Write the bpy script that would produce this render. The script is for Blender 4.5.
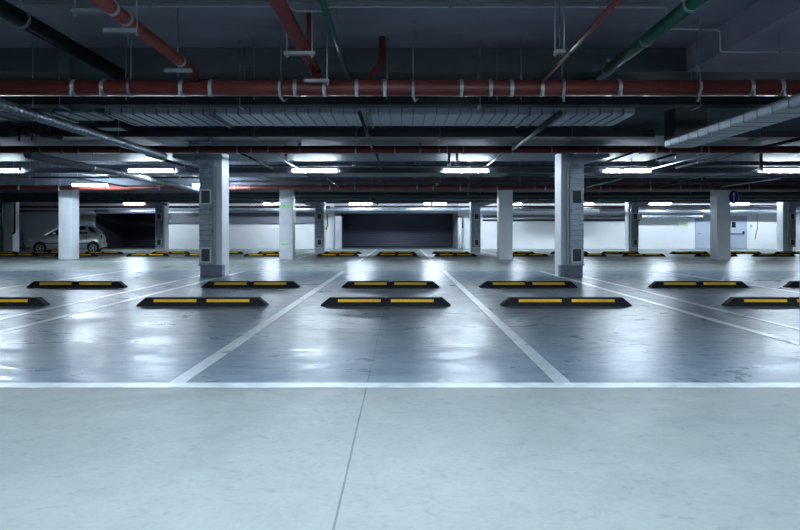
import bpy, math, random
from mathutils import Vector, Matrix
random.seed(7)
for o in list(bpy.data.objects): bpy.data.objects.remove(o)
COL = bpy.context.scene.collection
SC = bpy.context.scene
PI = math.pi
# ------------------------------------------------------------------ camera
CAMH, F, X0, Y0 = 1.016, 585.0, 402.3, 232.0
cam = bpy.data.cameras.new('camera'); camo = bpy.data.objects.new('camera', cam); COL.objects.link(camo)
camo.location = (0, 0, CAMH); camo.rotation_euler = (PI/2, 0, 0)
cam.sensor_width = 36; cam.lens = F/800*36
cam.shift_x = -(X0-400)/800; cam.shift_y = -(265-Y0)/800
cam.clip_start = .05; cam.clip_end = 200
SC.camera = camo
# ------------------------------------------------------------------ world, exposure
w = bpy.data.worlds.new('world'); SC.world = w; w.use_nodes = True
w.node_tree.nodes['Background'].inputs[0].default_value = (.5, .7, 1, 1)
w.node_tree.nodes['Background'].inputs[1].default_value = 0.02
vs = SC.view_settings
vs.view_transform = 'Standard'; vs.look = 'None'; vs.gamma = 1; vs.use_curve_mapping = False
vs.exposure = 2.3
LAMP = 54.0          # radiance of the tubes
LAMP_COL = (.74, .88, 1.0)

def X(px, Y): return (px-X0)*Y/F          # a measured direction at distance Y
def H(py, Y): return CAMH+(Y0-py)*Y/F

# ------------------------------------------------------------------ materials
def mat(name, col, rough=.5, metal=0, spec=.5, noise=0, nscale=3, rnoise=0, bump=0, bscale=20, stretch=(1,1,1), emit=None, estr=0, col2=None, coat=0):
    m = bpy.data.materials.new(name); m.use_nodes = True
    nt = m.node_tree; b = nt.nodes['Principled BSDF']
    b.inputs['Base Color'].default_value = (*col, 1); b.inputs['Roughness'].default_value = rough
    b.inputs['Metallic'].default_value = metal; b.inputs['Specular IOR Level'].default_value = spec
    b.inputs['Coat Weight'].default_value = coat; b.inputs['Coat Roughness'].default_value = .15
    if emit: b.inputs['Emission Color'].default_value = (*emit, 1); b.inputs['Emission Strength'].default_value = estr
    if noise or rnoise or bump:
        tc = nt.nodes.new('ShaderNodeTexCoord'); mp = nt.nodes.new('ShaderNodeMapping'); mp.inputs['Scale'].default_value = stretch
        nt.links.new(tc.outputs['Object'], mp.inputs[0])
        n = nt.nodes.new('ShaderNodeTexNoise'); n.inputs['Scale'].default_value = nscale; n.inputs['Detail'].default_value = 6
        n.inputs['Roughness'].default_value = .6
        nt.links.new(mp.outputs[0], n.inputs['Vector'])
        if noise:
            r = nt.nodes.new('ShaderNodeValToRGB'); c2 = col2 or tuple(c*(1-noise) for c in col)
            r.color_ramp.elements[0].position = .3; r.color_ramp.elements[1].position = .7
            r.color_ramp.elements[0].color = (*c2, 1); r.color_ramp.elements[1].color = (*[min(1, c*(1+noise*.4)) for c in col], 1)
            nt.links.new(n.outputs['Fac'], r.inputs[0]); nt.links.new(r.outputs[0], b.inputs['Base Color'])
        if rnoise:
            mr = nt.nodes.new('ShaderNodeMapRange'); mr.inputs[1].default_value = .3; mr.inputs[2].default_value = .7
            mr.inputs[3].default_value = max(.03, rough-rnoise); mr.inputs[4].default_value = rough+rnoise
            nt.links.new(n.outputs['Fac'], mr.inputs[0]); nt.links.new(mr.outputs[0], b.inputs['Roughness'])
        if bump:
            n2 = nt.nodes.new('ShaderNodeTexNoise'); n2.inputs['Scale'].default_value = bscale
            nt.links.new(mp.outputs[0], n2.inputs['Vector'])
            bp = nt.nodes.new('ShaderNodeBump'); bp.inputs['Strength'].default_value = bump; bp.inputs['Distance'].default_value = .01
            nt.links.new(n2.outputs['Fac'], bp.inputs['Height']); nt.links.new(bp.outputs[0], b.inputs['Normal'])
    return m

def floor_material():
    m = bpy.data.materials.new('polished_concrete'); m.use_nodes = True
    nt = m.node_tree; L = nt.links; b = nt.nodes['Principled BSDF']
    N = lambda t: nt.nodes.new(t)
    tc = N('ShaderNodeTexCoord')
    def noise(scale, detail=6, rough=.6, st=(1,1,1), dist=0):
        mp = N('ShaderNodeMapping'); mp.inputs['Scale'].default_value = st; L.new(tc.outputs['Object'], mp.inputs[0])
        n = N('ShaderNodeTexNoise'); n.inputs['Scale'].default_value = scale; n.inputs['Detail'].default_value = detail
        n.inputs['Roughness'].default_value = rough; n.inputs['Distortion'].default_value = dist
        L.new(mp.outputs[0], n.inputs['Vector']); return n.outputs['Fac']
    def ramp(fac, c0, c1, p0=.3, p1=.7):
        r = N('ShaderNodeValToRGB'); e = r.color_ramp.elements
        e[0].position = p0; e[1].position = p1; e[0].color = (*c0, 1); e[1].color = (*c1, 1); L.new(fac, r.inputs[0]); return r.outputs[0]
    def mul(a, c):
        x = N('ShaderNodeMix'); x.data_type = 'RGBA'; x.blend_type = 'MULTIPLY'; x.inputs[0].default_value = 1
        L.new(a, x.inputs[6]); L.new(c, x.inputs[7]); return x.outputs[2]
    base = ramp(noise(.55, 8, .62, dist=.6), (.275, .32, .325), (.38, .42, .42))
    c = mul(base, ramp(noise(5, 6, .7), (.88, .89, .9), (1, 1, 1)))
    #c = mul(c, ramp(noise(1.6, 10, .75, (1, 2.2, 1), .8), (.86, .88, .90), (1, 1, 1), .25, .6))     # scuffs
    c = mul(c, ramp(noise(40, 3, .6), (.93, .93, .93), (1, 1, 1)))
    # joints: thin dark grooves with a crooked hairline along one of them
    sep = N('ShaderNodeSeparateXYZ'); L.new(tc.outputs['Object'], sep.inputs[0])
    wob = noise(1.2, 5, .7)
    def math_(op, a, bb=None, cc=None):
        n = N('ShaderNodeMath'); n.operation = op
        for i, v in enumerate((a, bb, cc)):
            if v is None: continue
            if isinstance(v, (int, float)): n.inputs[i].default_value = v
            else: L.new(v, n.inputs[i])
        return n.outputs[0]
    wx = math_('MULTIPLY_ADD', math_('SUBTRACT', wob, .5), .012, sep.outputs['X'])
    j1 = math_('LESS_THAN', math_('ABSOLUTE', math_('ADD', wx, .235)), .0045)
    j1 = math_('MULTIPLY', j1, math_('LESS_THAN', sep.outputs['Y'], 9.0))
    j2 = math_('LESS_THAN', math_('ABSOLUTE', math_('SUBTRACT', sep.outputs['Y'], 17.3)), .035)
    j3 = math_('LESS_THAN', math_('ABSOLUTE', math_('SUBTRACT', sep.outputs['Y'], 9.1)), .012)
    j = math_('MAXIMUM', math_('MAXIMUM', math_('MULTIPLY', j1, .55), math_('MULTIPLY', j2, .7)), math_('MULTIPLY', j3, .35))
    x = N('ShaderNodeMix'); x.data_type = 'RGBA'; L.new(j, x.inputs[0]); L.new(c, x.inputs[6]); x.inputs[7].default_value = (.05, .06, .07, 1)
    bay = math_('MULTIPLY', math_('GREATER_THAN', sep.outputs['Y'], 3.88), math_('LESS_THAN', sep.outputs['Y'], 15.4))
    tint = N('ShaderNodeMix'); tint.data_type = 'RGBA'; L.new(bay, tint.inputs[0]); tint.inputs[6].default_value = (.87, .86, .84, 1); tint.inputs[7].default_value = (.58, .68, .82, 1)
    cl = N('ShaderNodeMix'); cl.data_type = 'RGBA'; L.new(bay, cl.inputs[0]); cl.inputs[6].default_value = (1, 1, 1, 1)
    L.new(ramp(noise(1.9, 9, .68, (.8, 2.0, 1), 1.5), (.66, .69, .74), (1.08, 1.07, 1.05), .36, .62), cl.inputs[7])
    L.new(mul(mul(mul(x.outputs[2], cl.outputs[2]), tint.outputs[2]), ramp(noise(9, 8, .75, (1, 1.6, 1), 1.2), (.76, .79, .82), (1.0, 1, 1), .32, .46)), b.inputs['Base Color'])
    mr = N('ShaderNodeMapRange'); L.new(noise(1.3, 9, .7, (1, 1.8, 1), 1.6), mr.inputs[0])
    mr.inputs[1].default_value = .3; mr.inputs[2].default_value = .7; mr.inputs[3].default_value = .20; mr.inputs[4].default_value = .50
    L.new(math_('ADD', mr.outputs[0], math_('MULTIPLY', math_('LESS_THAN', sep.outputs['Y'], 3.88), .15)), b.inputs['Roughness'])
    b.inputs['IOR'].default_value = 1.5; b.inputs['Specular IOR Level'].default_value = .095
    bp = N('ShaderNodeBump'); bp.inputs['Strength'].default_value = .12; bp.inputs['Distance'].default_value = .02
    L.new(noise(2.2, 4, .5), bp.inputs['Height']); L.new(bp.outputs[0], b.inputs['Normal'])
    return m

M = {}
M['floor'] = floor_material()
M['ceiling'] = mat('ceiling_concrete', (.26, .26, .33), .55, noise=.35, nscale=1.3, bump=.2, stretch=(.5, 1, 1))
M['pale'] = mat('light_tinted_concrete', (.36, .34, .43), .6, noise=.25, nscale=1.5, bump=.2)  # ceiling concrete with a lighter colour, painting in the brighter light on the right-hand drop
M['beamdark'] = mat('dark_beam_paint', (.055, .075, .085), .5, noise=.3, nscale=1.5)
M['beam'] = mat('beam_paint', (.12, .14, .18), .6, noise=.25, nscale=2, rnoise=.08, spec=.15)
M['wall'] = mat('white_wall', (.88, .90, .92), .5, noise=.06, nscale=.8, bump=.1)
M['wallgrey'] = mat('grey_wall', (.48, .50, .58), .6, noise=.15, nscale=1)
M['band'] = mat('grey_band', (.16, .17, .21), .5)
M['column'] = mat('column_paint', (.76, .81, .86), .45, noise=.1, nscale=2, bump=.1)
M['plinth'] = mat('grey_plinth_paint', (.22, .26, .34), .4, noise=.15, nscale=6)
M['red'] = mat('oxide_red_paint', (.17, .035, .027), .35, noise=.3, nscale=4, bump=.1)
M['darkred'] = mat('dark_oxide_paint', (.13, .022, .018), .4, noise=.3, nscale=4)
M['green'] = mat('dark_green_paint', (.012, .075, .055), .35, noise=.2)
M['black'] = mat('black_coated_steel', (.020, .022, .026), .6, spec=.25)
M['lag'] = mat('dark_grey_lagging', (.07, .08, .10), .75, spec=.2)
M['matt'] = mat('matt_black_lagging', (.012, .014, .018), .9, spec=.1)
M['tray'] = mat('cable_tray_steel', (.045, .048, .06), .35, metal=.3)
M['galv'] = mat('galvanised_steel', (.42, .47, .54), .38, metal=.5, noise=.2, nscale=5, rnoise=.08)
M['galvd'] = mat('dull_galvanised_steel', (.22, .25, .30), .45, metal=.7, noise=.3, nscale=3, rnoise=.1)
M['ductcol'] = mat('column_duct_steel', (.42, .50, .60), .34, metal=.35, noise=.4, nscale=6, rnoise=.1)
M['frame'] = mat('pale_steel_frame', (.80, .85, .9), .4, metal=.0)
M['clamp'] = mat('zinc_clamp', (.40, .44, .47), .4, metal=.5)
M['rod'] = mat('threaded_rod', (.22, .26, .30), .4, metal=.6)
M['bluepipe'] = mat('blue_grey_pipe', (.10, .16, .20), .35, metal=.3)
M['white'] = mat('white_enamel', (.75, .78, .8), .35)
M['lampbody'] = mat('lamp_housing', (.25, .27, .30), .4)
M['tube'] = mat('lit_tube', (.9, .95, 1), .4, emit=LAMP_COL, estr=LAMP)
M['rubber'] = mat('black_rubber', (.011, .012, .016), .7, spec=.25, noise=.3, nscale=12, bump=.2, bscale=60)
M['yellow'] = mat('yellow_reflective', (.88, .50, .01), .65, noise=.12, nscale=30)
M['line'] = mat('white_road_paint', (.66, .72, .74), .38, noise=.4, nscale=7, col2=(.42, .48, .50), rnoise=.1)
M['wornline'] = mat('worn_road_paint', (.46, .51, .54), .35, noise=.5, nscale=5, col2=(.30, .355, .37), rnoise=.1)
M['dark'] = mat('dark_shutter_steel', (.13, .14, .19), .35, spec=.4)
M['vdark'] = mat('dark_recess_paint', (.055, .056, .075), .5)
M['grille'] = mat('grille_dark', (.07, .085, .11), .5)
M['door'] = mat('grey_blue_door_paint', (.42, .48, .58), .4)
M['blue'] = mat('blue_sign_face', (.006, .016, .30), .35)
M['signwhite'] = mat('sign_white', (.85, .88, .9), .4)
M['greenlit'] = mat('green_sign', (.32, .68, .34), .4, emit=(.3, 1, .35), estr=.03)
M['greenpale'] = mat('pale_green_sign', (.66, .84, .60), .5, emit=(.45, 1, .4), estr=.01)
M['silver'] = mat('silver_car_paint', (.62, .66, .68), .28, metal=.3, coat=.7)
M['glass'] = mat('dark_car_glass', (.012, .014, .018), .08, spec=.8)
M['tyre'] = mat('tyre_rubber', (.012, .012, .013), .7)
M['rim'] = mat('alloy_rim', (.35, .37, .40), .3, metal=.8)
M['redlens'] = mat('red_lens', (.14, .01, .01), .2)
M['hose'] = mat('red_enamel', (.16, .015, .015), .35)
M['plate'] = mat('number_plate_white', (.7, .7, .7), .4)

# ------------------------------------------------------------------ mesh helpers
class MB:
    def __init__(s): s.v = []; s.f = []; s.sm = []
    def add(s, vs, fs, smooth=False):
        n = len(s.v); s.v += [tuple(p) for p in vs]; s.f += [tuple(n+i for i in f) for f in fs]; s.sm += [smooth]*len(fs); return s
    def box(s, a, b, rz=0, c=None):
        x0, x1 = sorted((a[0], b[0])); y0, y1 = sorted((a[1], b[1])); z0, z1 = sorted((a[2], b[2]))
        v = [(x, y, z) for z in (z0, z1) for y in (y0, y1) for x in (x0, x1)]
        if rz:
            cx, cy = c; v = [(cx+(x-cx)*math.cos(rz)-(y-cy)*math.sin(rz), cy+(x-cx)*math.sin(rz)+(y-cy)*math.cos(rz), z) for x, y, z in v]
        return s.add(v, [(0,2,3,1), (4,5,7,6), (0,1,5,4), (2,6,7,3), (0,4,6,2), (1,3,7,5)])
    def bevbox(s, a, b, r=.01):
        x0, x1 = sorted((a[0], b[0])); y0, y1 = sorted((a[1], b[1])); z0, z1 = sorted((a[2], b[2]))
        r = min(r, (x1-x0)/2.1, (y1-y0)/2.1, (z1-z0)/2.1)
        def ring(z, i): return [(x0+i+r, y0+i, z), (x1-i-r, y0+i, z), (x1-i, y0+i+r, z), (x1-i, y1-i-r, z), (x1-i-r, y1-i, z), (x0+i+r, y1-i, z), (x0+i, y1-i-r, z), (x0+i, y0+i+r, z)]
        return s.loft([ring(z0, r*.5), ring(z0+r, 0), ring(z1-r, 0), ring(z1, r*.5)], False)
    def loft(s, rings, smooth=True, caps=True, closed=True):
        k = len(rings[0]); v = [p for r in rings for p in r]; f = []
        for i in range(len(rings)-1):
            for j in range(k if closed else k-1):
                a = i*k+j; b = i*k+(j+1) % k; f.append((a, b, b+k, a+k))
        s.add(v, f, smooth)
        if caps:
            n = len(s.v)-len(v); s.f += [tuple(n+i for i in reversed(range(k))), tuple(n+(len(rings)-1)*k+i for i in range(k))]; s.sm += [False]*2
        return s
    def sweep(s, pts, sect, smooth=True, up=None):
        """sweeps a section (list of (u, v)) along points"""
        pts = [Vector(p) for p in pts]; rings = []
        t0 = (pts[1]-pts[0]).normalized()
        ref = Vector(up) if up else (Vector((0, 0, 1)) if abs(t0.z) < .9 else Vector((0, 1, 0)))
        for i, p in enumerate(pts):
            if i == 0: t = pts[1]-p
            elif i == len(pts)-1: t = p-pts[i-1]
            else: t = (p-pts[i-1]).normalized()+(pts[i+1]-p).normalized()
            t.normalize()
            u = ref.cross(t)
            if u.length < 1e-4: u = Vector((1, 0, 0)).cross(t)
            u.normalize(); v = t.cross(u); v.normalize()
            if not up: ref = v
            k = 1.0
            if 0 < i < len(pts)-1:
                k = 1/max(.5, math.cos((pts[i+1]-p).angle(p-pts[i-1])/2))
            rings.append([tuple(p+u*a*1+v*b*1) for a, b in sect])
        return s.loft(rings, smooth)
    def tube(s, pts, r, n=12):
        return s.sweep(pts, [(r*math.cos(2*PI*k/n), r*math.sin(2*PI*k/n)) for k in range(n)])
    def ribbed(s, a, b, r, pitch=.10, n=16, amp=.14):
        a = Vector(a); b = Vector(b); L = (b-a).length; k = int(L/pitch); pts = []; rings = []
        t = (b-a).normalized(); u = Vector((0, 0, 1)).cross(t).normalized() if abs(t.z) < .9 else Vector((1, 0, 0)); v = t.cross(u)
        for i in range(k*2+1):
            rr = r*(1+amp*(i % 2)); p = a+t*(L*i/(2*k))
            rings.append([tuple(p+u*rr*math.cos(2*PI*j/n)+v*rr*math.sin(2*PI*j/n)) for j in range(n)])
        return s.loft(rings, False)
    def build(s, name, m, parent=None, origin=(0, 0, 0)):
        me = bpy.data.meshes.new(name); ox, oy, oz = origin
        me.from_pydata([(x-ox, y-oy, z-oz) for x, y, z in s.v], [], s.f); me.polygons.foreach_set('use_smooth', s.sm)
        me.materials.append(M[m] if isinstance(m, str) else m); me.update()
        import bmesh
        bm = bmesh.new(); bm.from_mesh(me); bmesh.ops.recalc_face_normals(bm, faces=bm.faces[:]); bm.to_mesh(me); bm.free()
        o = bpy.data.objects.new(name, me); COL.objects.link(o)
        if parent is not None: o.parent = parent
        else: o.location = origin
        return o

def tag(o, label=None, cat=None, group=None, kind=None):
    for k, v in (('label', label), ('category', cat), ('group', group), ('kind', kind)):
        if v: o[k] = v
    return o
def thing(name, loc, label, cat, group=None, rz=0):
    o = bpy.data.objects.new(name, None); COL.objects.link(o); o.location = loc; o.rotation_euler = (0, 0, rz); o.empty_display_size = .1
    return tag(o, label, cat, group)
def copy_tree(o, parent=None):
    c = o.copy(); COL.objects.link(c); c.parent = parent
    for ch in list(o.children): copy_tree(ch, c)
    return c
def struct(name, mb, m, parent=None, origin=(0, 0, 0)): return tag(mb.build(name, m, parent, origin), kind='structure')

# ------------------------------------------------------------------ structure
XL, XR, YB, YF, HC = -27, 27, -12, 35.0, 3.6
struct('floor', MB().box((XL-.3, YB-.3, -.3), (XR+.3, 39.3, 0)), 'floor')
struct('ceiling', MB().box((XL-.3, YB-.3, HC), (XR+.3, 39.3, HC+.3)), 'ceiling')
struct('wall_left', MB().box((XL-.3, YB, 0), (XL, YF, HC)), 'wallgrey')
struct('wall_right', MB().box((XR, YB, 0), (XR+.3, YF, HC)), 'wall')
struct('wall_rear', MB().box((XL-.3, YB-.3, 0), (XR+.3, YB, HC)), 'wall')
# far wall: grey at the left, white elsewhere, with two recesses closed by dark shutters
LA0, LA1, CA0, CA1 = -18.5, -14.75, -4.07, 3.35
HTOP = 2.14
struct('wall_back_grey', MB().box((XL-.3, YF, 0), (LA0, YF+.3, HC)), 'wallgrey')
struct('wall_back_left', MB().box((LA1, YF, 0), (CA0, YF+.3, HC)), 'wall')
struct('wall_back_right', MB().box((CA1, YF, 0), (XR+.3, YF+.3, HC)), 'wall')
struct('wall_back_lintel', MB().box((LA0, YF, HTOP), (LA1, YF+.3, HC)).box((CA0, YF, HTOP), (CA1, YF+.3, HC)), 'wallgrey')
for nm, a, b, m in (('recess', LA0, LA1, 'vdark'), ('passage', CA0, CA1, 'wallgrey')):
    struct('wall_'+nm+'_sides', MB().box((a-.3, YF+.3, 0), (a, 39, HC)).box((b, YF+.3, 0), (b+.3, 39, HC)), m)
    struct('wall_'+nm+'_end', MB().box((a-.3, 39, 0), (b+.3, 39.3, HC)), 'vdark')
# beams across the garage
struct('trim_1', MB().box((XL, 8.2, 3.26), (XR, 9.0, HC)), 'beamdark')
struct('trim_2', MB().bevbox((XL, 11.0, 2.83), (XR, 15.0, HC), .03), 'beam')
struct('trim_3', MB().bevbox((XL, 20.9, 2.62), (XR, 23.6, HC), .03), 'beam')
struct('trim_4', MB().bevbox((XL, 29.0, 2.66), (XR, 30.8, HC), .03), 'beam')
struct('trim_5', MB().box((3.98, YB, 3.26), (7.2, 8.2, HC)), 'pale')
struct('trim_6', MB().box((-14.1, 34.75, 1.55), (-5.25, YF, 2.14)), 'band')
struct('trim_7', MB().box((-26.9, 34.85, 0), (LA0, YF, .10)), 'band')
# ------------------------------------------------------------------ doors
for i, (a, b) in enumerate(((696, 711.5), (730, 745.5))):
    Y = YF; x0, x1 = X(a, Y), X(b, Y); h = H(217, Y)
    fr = struct('door_%d' % (i+1), MB().box((x0-.06, Y-.05, 0), (x0, Y, h+.06)).box((x1, Y-.05, 0), (x1+.06, Y, h+.06)).box((x0, Y-.05, h), (x1, Y, h+.06)), 'door')
    lf = MB().bevbox((x0, Y-.03, .01), (x1, Y, h), .01).build('door_leaf', 'door', fr)
    if i == 0:
        MB().tube([(x0+.12, Y-.03, .92), (x0+.12, Y-.08, .92), (x0+.24, Y-.08, .92)], .012).build('door_handle', 'black', lf)
    else:
        MB().bevbox((x0+.08, Y-.045, H(227.5, Y)), (x0+.32, Y-.03, H(222, Y)), .01).build('door_glazing', 'glass', lf)
        MB().bevbox((x0+.05, Y-.10, .88), (x1-.18, Y-.06, .93), .01).box((x1-.2, Y-.10, .86), (x1-.12, Y-.03, 1.06)).box((x0+.05, Y-.08, .89), (x0+.1, Y-.03, .92)).build('panic_bar', 'black', lf)
# dark shutters in the recesses
def shutter(name, a, b, Y, m, label):
    mb = MB(); n = 22
    for k in range(n):
        z0 = k*2.6/n; z1 = (k+1)*2.6/n
        ring = [(a, Y, z0+.004), (a, Y-.018, z0+.02), (a, Y-.022, (z0+z1)/2), (a, Y-.018, z1-.02), (a, Y, z1-.004), (a, Y+.01, z1), (a, Y+.01, z0)]
        mb.loft([ring, [(b, y, z) for x, y, z in ring]])
    r = thing(name, ((a+b)/2, Y, 0), label, 'shutter')
    o = ((a+b)/2, Y, 0)
    mb.build('shutter_curtain', m, r, o)
    for g in (a, b-.08): MB().box((g, Y-.06, 0), (g+.08, Y+.03, 2.6)).build('guide_rail', 'tray', r, o)
    MB().bevbox((a+.1, Y-.06, .0), (b-.1, Y-.02, .08)).build('bottom_bar', 'tray', r, o)
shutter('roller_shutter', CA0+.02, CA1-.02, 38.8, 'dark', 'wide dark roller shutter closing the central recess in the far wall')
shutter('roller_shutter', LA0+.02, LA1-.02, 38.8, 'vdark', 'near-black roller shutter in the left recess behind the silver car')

# ------------------------------------------------------------------ painted lines
def line(x0, y0, x1, y1, label, m='line', group=None):
    tag(MB().box((x0, y0, .0), (x1, y1, .003)).build('painted_line', m, None, (0, 0, 0)), label, 'floor marking', group)
line(-11, 3.82, 11, 3.935, 'long white painted line running across the foreground floor')
line(-1.57, 3.935, -1.46, 15.2, 'white bay line on the left of the central nearest parking bay', 'wornline')
line(1.03, 3.935, 1.135, 15.2, 'white bay line on the right of the central nearest parking bay', 'wornline')
line(-4.13, 3.935, -4.03, 15.2, 'right one of two close bay lines beside the left ducted column', 'wornline')
line(-4.73, 3.935, -4.64, 15.2, 'left one of two close bay lines beside the left ducted column', 'wornline')
line(3.54, 3.935, 3.64, 15.2, 'left one of two close bay lines beside the right ducted column', 'line')
line(4.10, 3.935, 4.18, 15.2, 'right one of two close bay lines beside the right ducted column', 'wornline')
line(6.6, 3.935, 6.7, 15.2, 'white bay line right of the rightmost nearest wheel stop', 'wornline')
line(-7.3, 3.935, -7.2, 15.2, 'white bay line left of the leftmost nearest wheel stop', 'wornline')
for x in (-17.2, -14.7, -9.9, -7.3, -4.7, -4.05, -1.5, 1.05, 3.6, 4.15, 6.7, 9.3, 11.4, 14.7, 17.2):
    line(x-.05, 20.0, x+.05, 34.5, 'faint white bay line in the farthest bays before the back wall', 'line', 'far bay lines')
line(-20, 19.9, 20, 20.0, 'thin white line along the front of the farthest bays')

# ------------------------------------------------------------------ columns
def duct_at(x, yf, w, side, label, group=None, top=2.6, ztop=None):
    """sheet metal duct on the front of a column, x its centre, its back on yf; the head bends to side"""
    d = .17; o = (x, yf-d/2, .31)
    r = thing('ventilation_duct', o, label, 'duct', group)
    y0, y1 = yf-d, yf; a, b = x-w/2, x+w/2
    zt = top-.20
    mb = MB().bevbox((a, y0, .29), (b, y1, zt), .008)
    mb.bevbox((a-.018, y0-.012, .27), (b+.018, y1, .30), .006)
    mb.build('duct_shaft', 'ductcol', r, o)
    mb = MB(); z = .36; k = 0
    while z < zt-.02:                                           # standing seams, slightly skewed
        for q in range(2): pass
        t = .015*math.sin(k*1.7); k += 1
        if not (.34 < z < .74 or 1.62 < z < 2.0):
            mb = MB(); mb.add([(a, y0-.009, z+t), (b, y0-.009, z-t), (b, y0-.009, z-t+.012), (a, y0-.009, z+t+.012), (a, y0+.002, z+t), (b, y0+.002, z-t), (b, y0+.002, z-t+.012), (a, y0+.002, z+t+.012)],
                   [(0,1,2,3), (4,7,6,5), (0,4,5,1), (2,6,7,3), (0,3,7,4), (1,5,6,2)])
            mb.build('seam', 'galvd', r, o)
        z += .115
    fl = MB(); fx = (b+.022) if side < 0 else (a-.022)
    fl.box((fx-.012, y0+.03, .31), (fx+.012, y1, zt))
    for k in range(int((zt-.4)/.07)): fl.box((fx-.02, y0+.018, .35+k*.07), (fx+.02, y0+.032, .375+k*.07))
    fl.build('side_flange', 'clamp', r, o)
    for zc in (.50, 1.80):
        g = MB(); gx = .11; gz = .155
        for s in (-1, 1):
            g.box((x+s*gx-.016, y0-.022, zc-gz), (x+s*gx+.016, y0, zc+gz)); g.box((x-gx, y0-.022, zc+s*gz-.016), (x+gx, y0, zc+s*gz+.016))
        go = g.build('grille_frame', 'frame', r, o)
        g = MB().box((x-gx+.01, y0-.008, zc-gz+.01), (x+gx-.01, y0, zc+gz-.01))
        for k in range(9): g.box((x-gx+.015, y0-.016, zc-gz+.035+k*.03), (x+gx-.015, y0-.007, zc-gz+.045+k*.03))
        g.build('grille_slats', 'grille', go, o)
    # bend
    R = .22; pts = [(x, (y0+y1)/2, zt)]
    for k in range(1, 9):
        t = k/8*PI/2*.85; pts.append((x+side*R*(1-math.cos(t)), (y0+y1)/2, zt+R*math.sin(t)))
    px, py, pz = pts[-1]; dx = math.sin(PI/2*.85); pts.append((px+side*dx*.55, py, pz+.55*math.cos(PI/2*.85)))
    MB().sweep(pts, [(-d/2, -w/2), (d/2, -w/2), (d/2, w/2), (-d/2, w/2)], False, up=(0, 1, 0)) if False else None
    mb = MB(); rings = []
    for i, p in enumerate(pts):
        q = pts[min(i+1, len(pts)-1)]; q0 = pts[max(i-1, 0)]
        tx, tz = q[0]-q0[0], q[2]-q0[2]; n = math.hypot(tx, tz); nx, nz = -tz/n, tx/n
        ww = w/2*(1 if i < len(pts)-1 else .9)
        rings.append([(p[0]+nx*ww, y0, p[2]+nz*ww), (p[0]+nx*ww, y1, p[2]+nz*ww), (p[0]-nx*ww, y1, p[2]-nz*ww), (p[0]-nx*ww, y0, p[2]-nz*ww)])
    mb.loft(rings, False); mb.build('duct_bend', 'ductcol', r, o)
    k_ = 0 if side > 0 else 0
    MB().sweep([(q[k_][0], y0, q[k_][2]) for q in rings], [(-.016, -.016), (.016, -.016), (.016, .016), (-.016, .016)], False, up=(0, 1, 0)).build('bend_flange', 'clamp', r, o)
    return r

def column(x, y, w, d, top, label, group=None, plinth=None):
    r = thing('concrete_column', (x, y+d/2, 0), label, 'column', group)
    o = (x, y+d/2, 0)
    MB().bevbox((x-w/2, y, 0), (x+w/2, y+d, top), .015).build('column_shaft', 'column', r, o)
    if plinth: MB().bevbox((x-w/2-.012, y-.012, 0), (x+w/2+.012, y+.2, plinth), .006).build('painted_base', 'plinth', r, o)
    return r
W = .475
column(-4.31, 13.2, W, .55, 2.83, 'white concrete column behind the left near galvanised duct', plinth=.27)
column(3.82, 13.2, W, .55, 2.83, 'white concrete column behind the right near galvanised duct', plinth=.27)
duct_at(-4.31-W/2+.17, 13.2, .30, -1, 'galvanised duct with two grilles on the front of the left near column', top=2.68)
duct_at(3.82+W/2-.17, 13.2, .31, 1, 'galvanised duct with two grilles on the front of the right near column', top=2.68)
for px, t in ((65, 'pale column standing in front of the silver car'), (286, 'pale column bearing two small green and white stickers'),
              (506, 'bare pale column just left of the right near ducted column'), (724, 'pale column bearing the round blue arrow sign')):
    column(X(px, 21.5), 21.5, .50, .5, 2.62, t)
for px, t, s in ((160, 'far column with thin duct beside the left dark recess', -1), (319.5, 'far column with thin duct left of the central dark shutter', -1),
              (475.7, 'far column with thin duct right of the central dark shutter', 1), (633.5, 'far column with thin duct before the white wall, left of the green sign', 1),
              (788, 'far column with thin duct at the right edge of the view', 1), (8, 'far column at the left edge of the view', 0)):
    x = X(px, 29.6); column(x, 29.6, .50, .5, 2.66, t)
    if s: duct_at(x+(.02 if px < 700 else .12), 29.6, .34, s, t.replace('far column with thin duct', 'thin galvanised duct on the far column'), top=2.42)
# near column at the right edge with a dark guard
r = column(3.85, 4.62, .54, .5, HC, 'nearest column at the right edge with a grey guard round its foot')
MB().bevbox((3.51, 4.56, 0), (4.19, 5.19, .86), .02).build('column_guard', 'plinth', r, (3.85, 4.87, 0))

# ------------------------------------------------------------------ wheel stops
def stop_proto():
    r = thing('wheel_stop', (0, 0, 0), 'x', 'wheel stop')
    L, Ht = .89, .115
    def sec(x, k, b): return [(x, -.085-b, 0), (x, -.08, .02*k), (x, -.052, Ht*k), (x, .052, Ht*k), (x, .08, .02*k), (x, .085+b, 0)]
    MB().loft([sec(-L, .2, 0), sec(-L+.115, 1, 0), sec(-.035, 1, 0), sec(-.03, .93, 0), sec(.03, .93, 0), sec(.035, 1, 0), sec(L-.115, 1, 0), sec(L, .2, 0)], False).build('rubber_body', 'rubber', r)
    for s in (-1, 1):
        for q in (-1, 1):
            a, b = sorted((s*.07, s*.655))
            mb = MB()
            def pt(x, z, o): 
                y = -.08+(z-.02)/(Ht-.02)*.028; return (x, q*(-y+o) if q > 0 else (y-o), z)
            z0, z1 = .056, .094
            v = [pt(a, z0, .0045), pt(b, z0, .0045), pt(b, z1, .0045), pt(a, z1, .0045), pt(a, z0, -.002), pt(b, z0, -.002), pt(b, z1, -.002), pt(a, z1, -.002)]
            mb.add(v, [(0,1,2,3), (4,7,6,5), (0,4,5,1), (2,6,7,3), (0,3,7,4), (1,5,6,2)]).build('reflective_strip', 'yellow', r)
    return r
proto = stop_proto(); used = [0]
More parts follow.
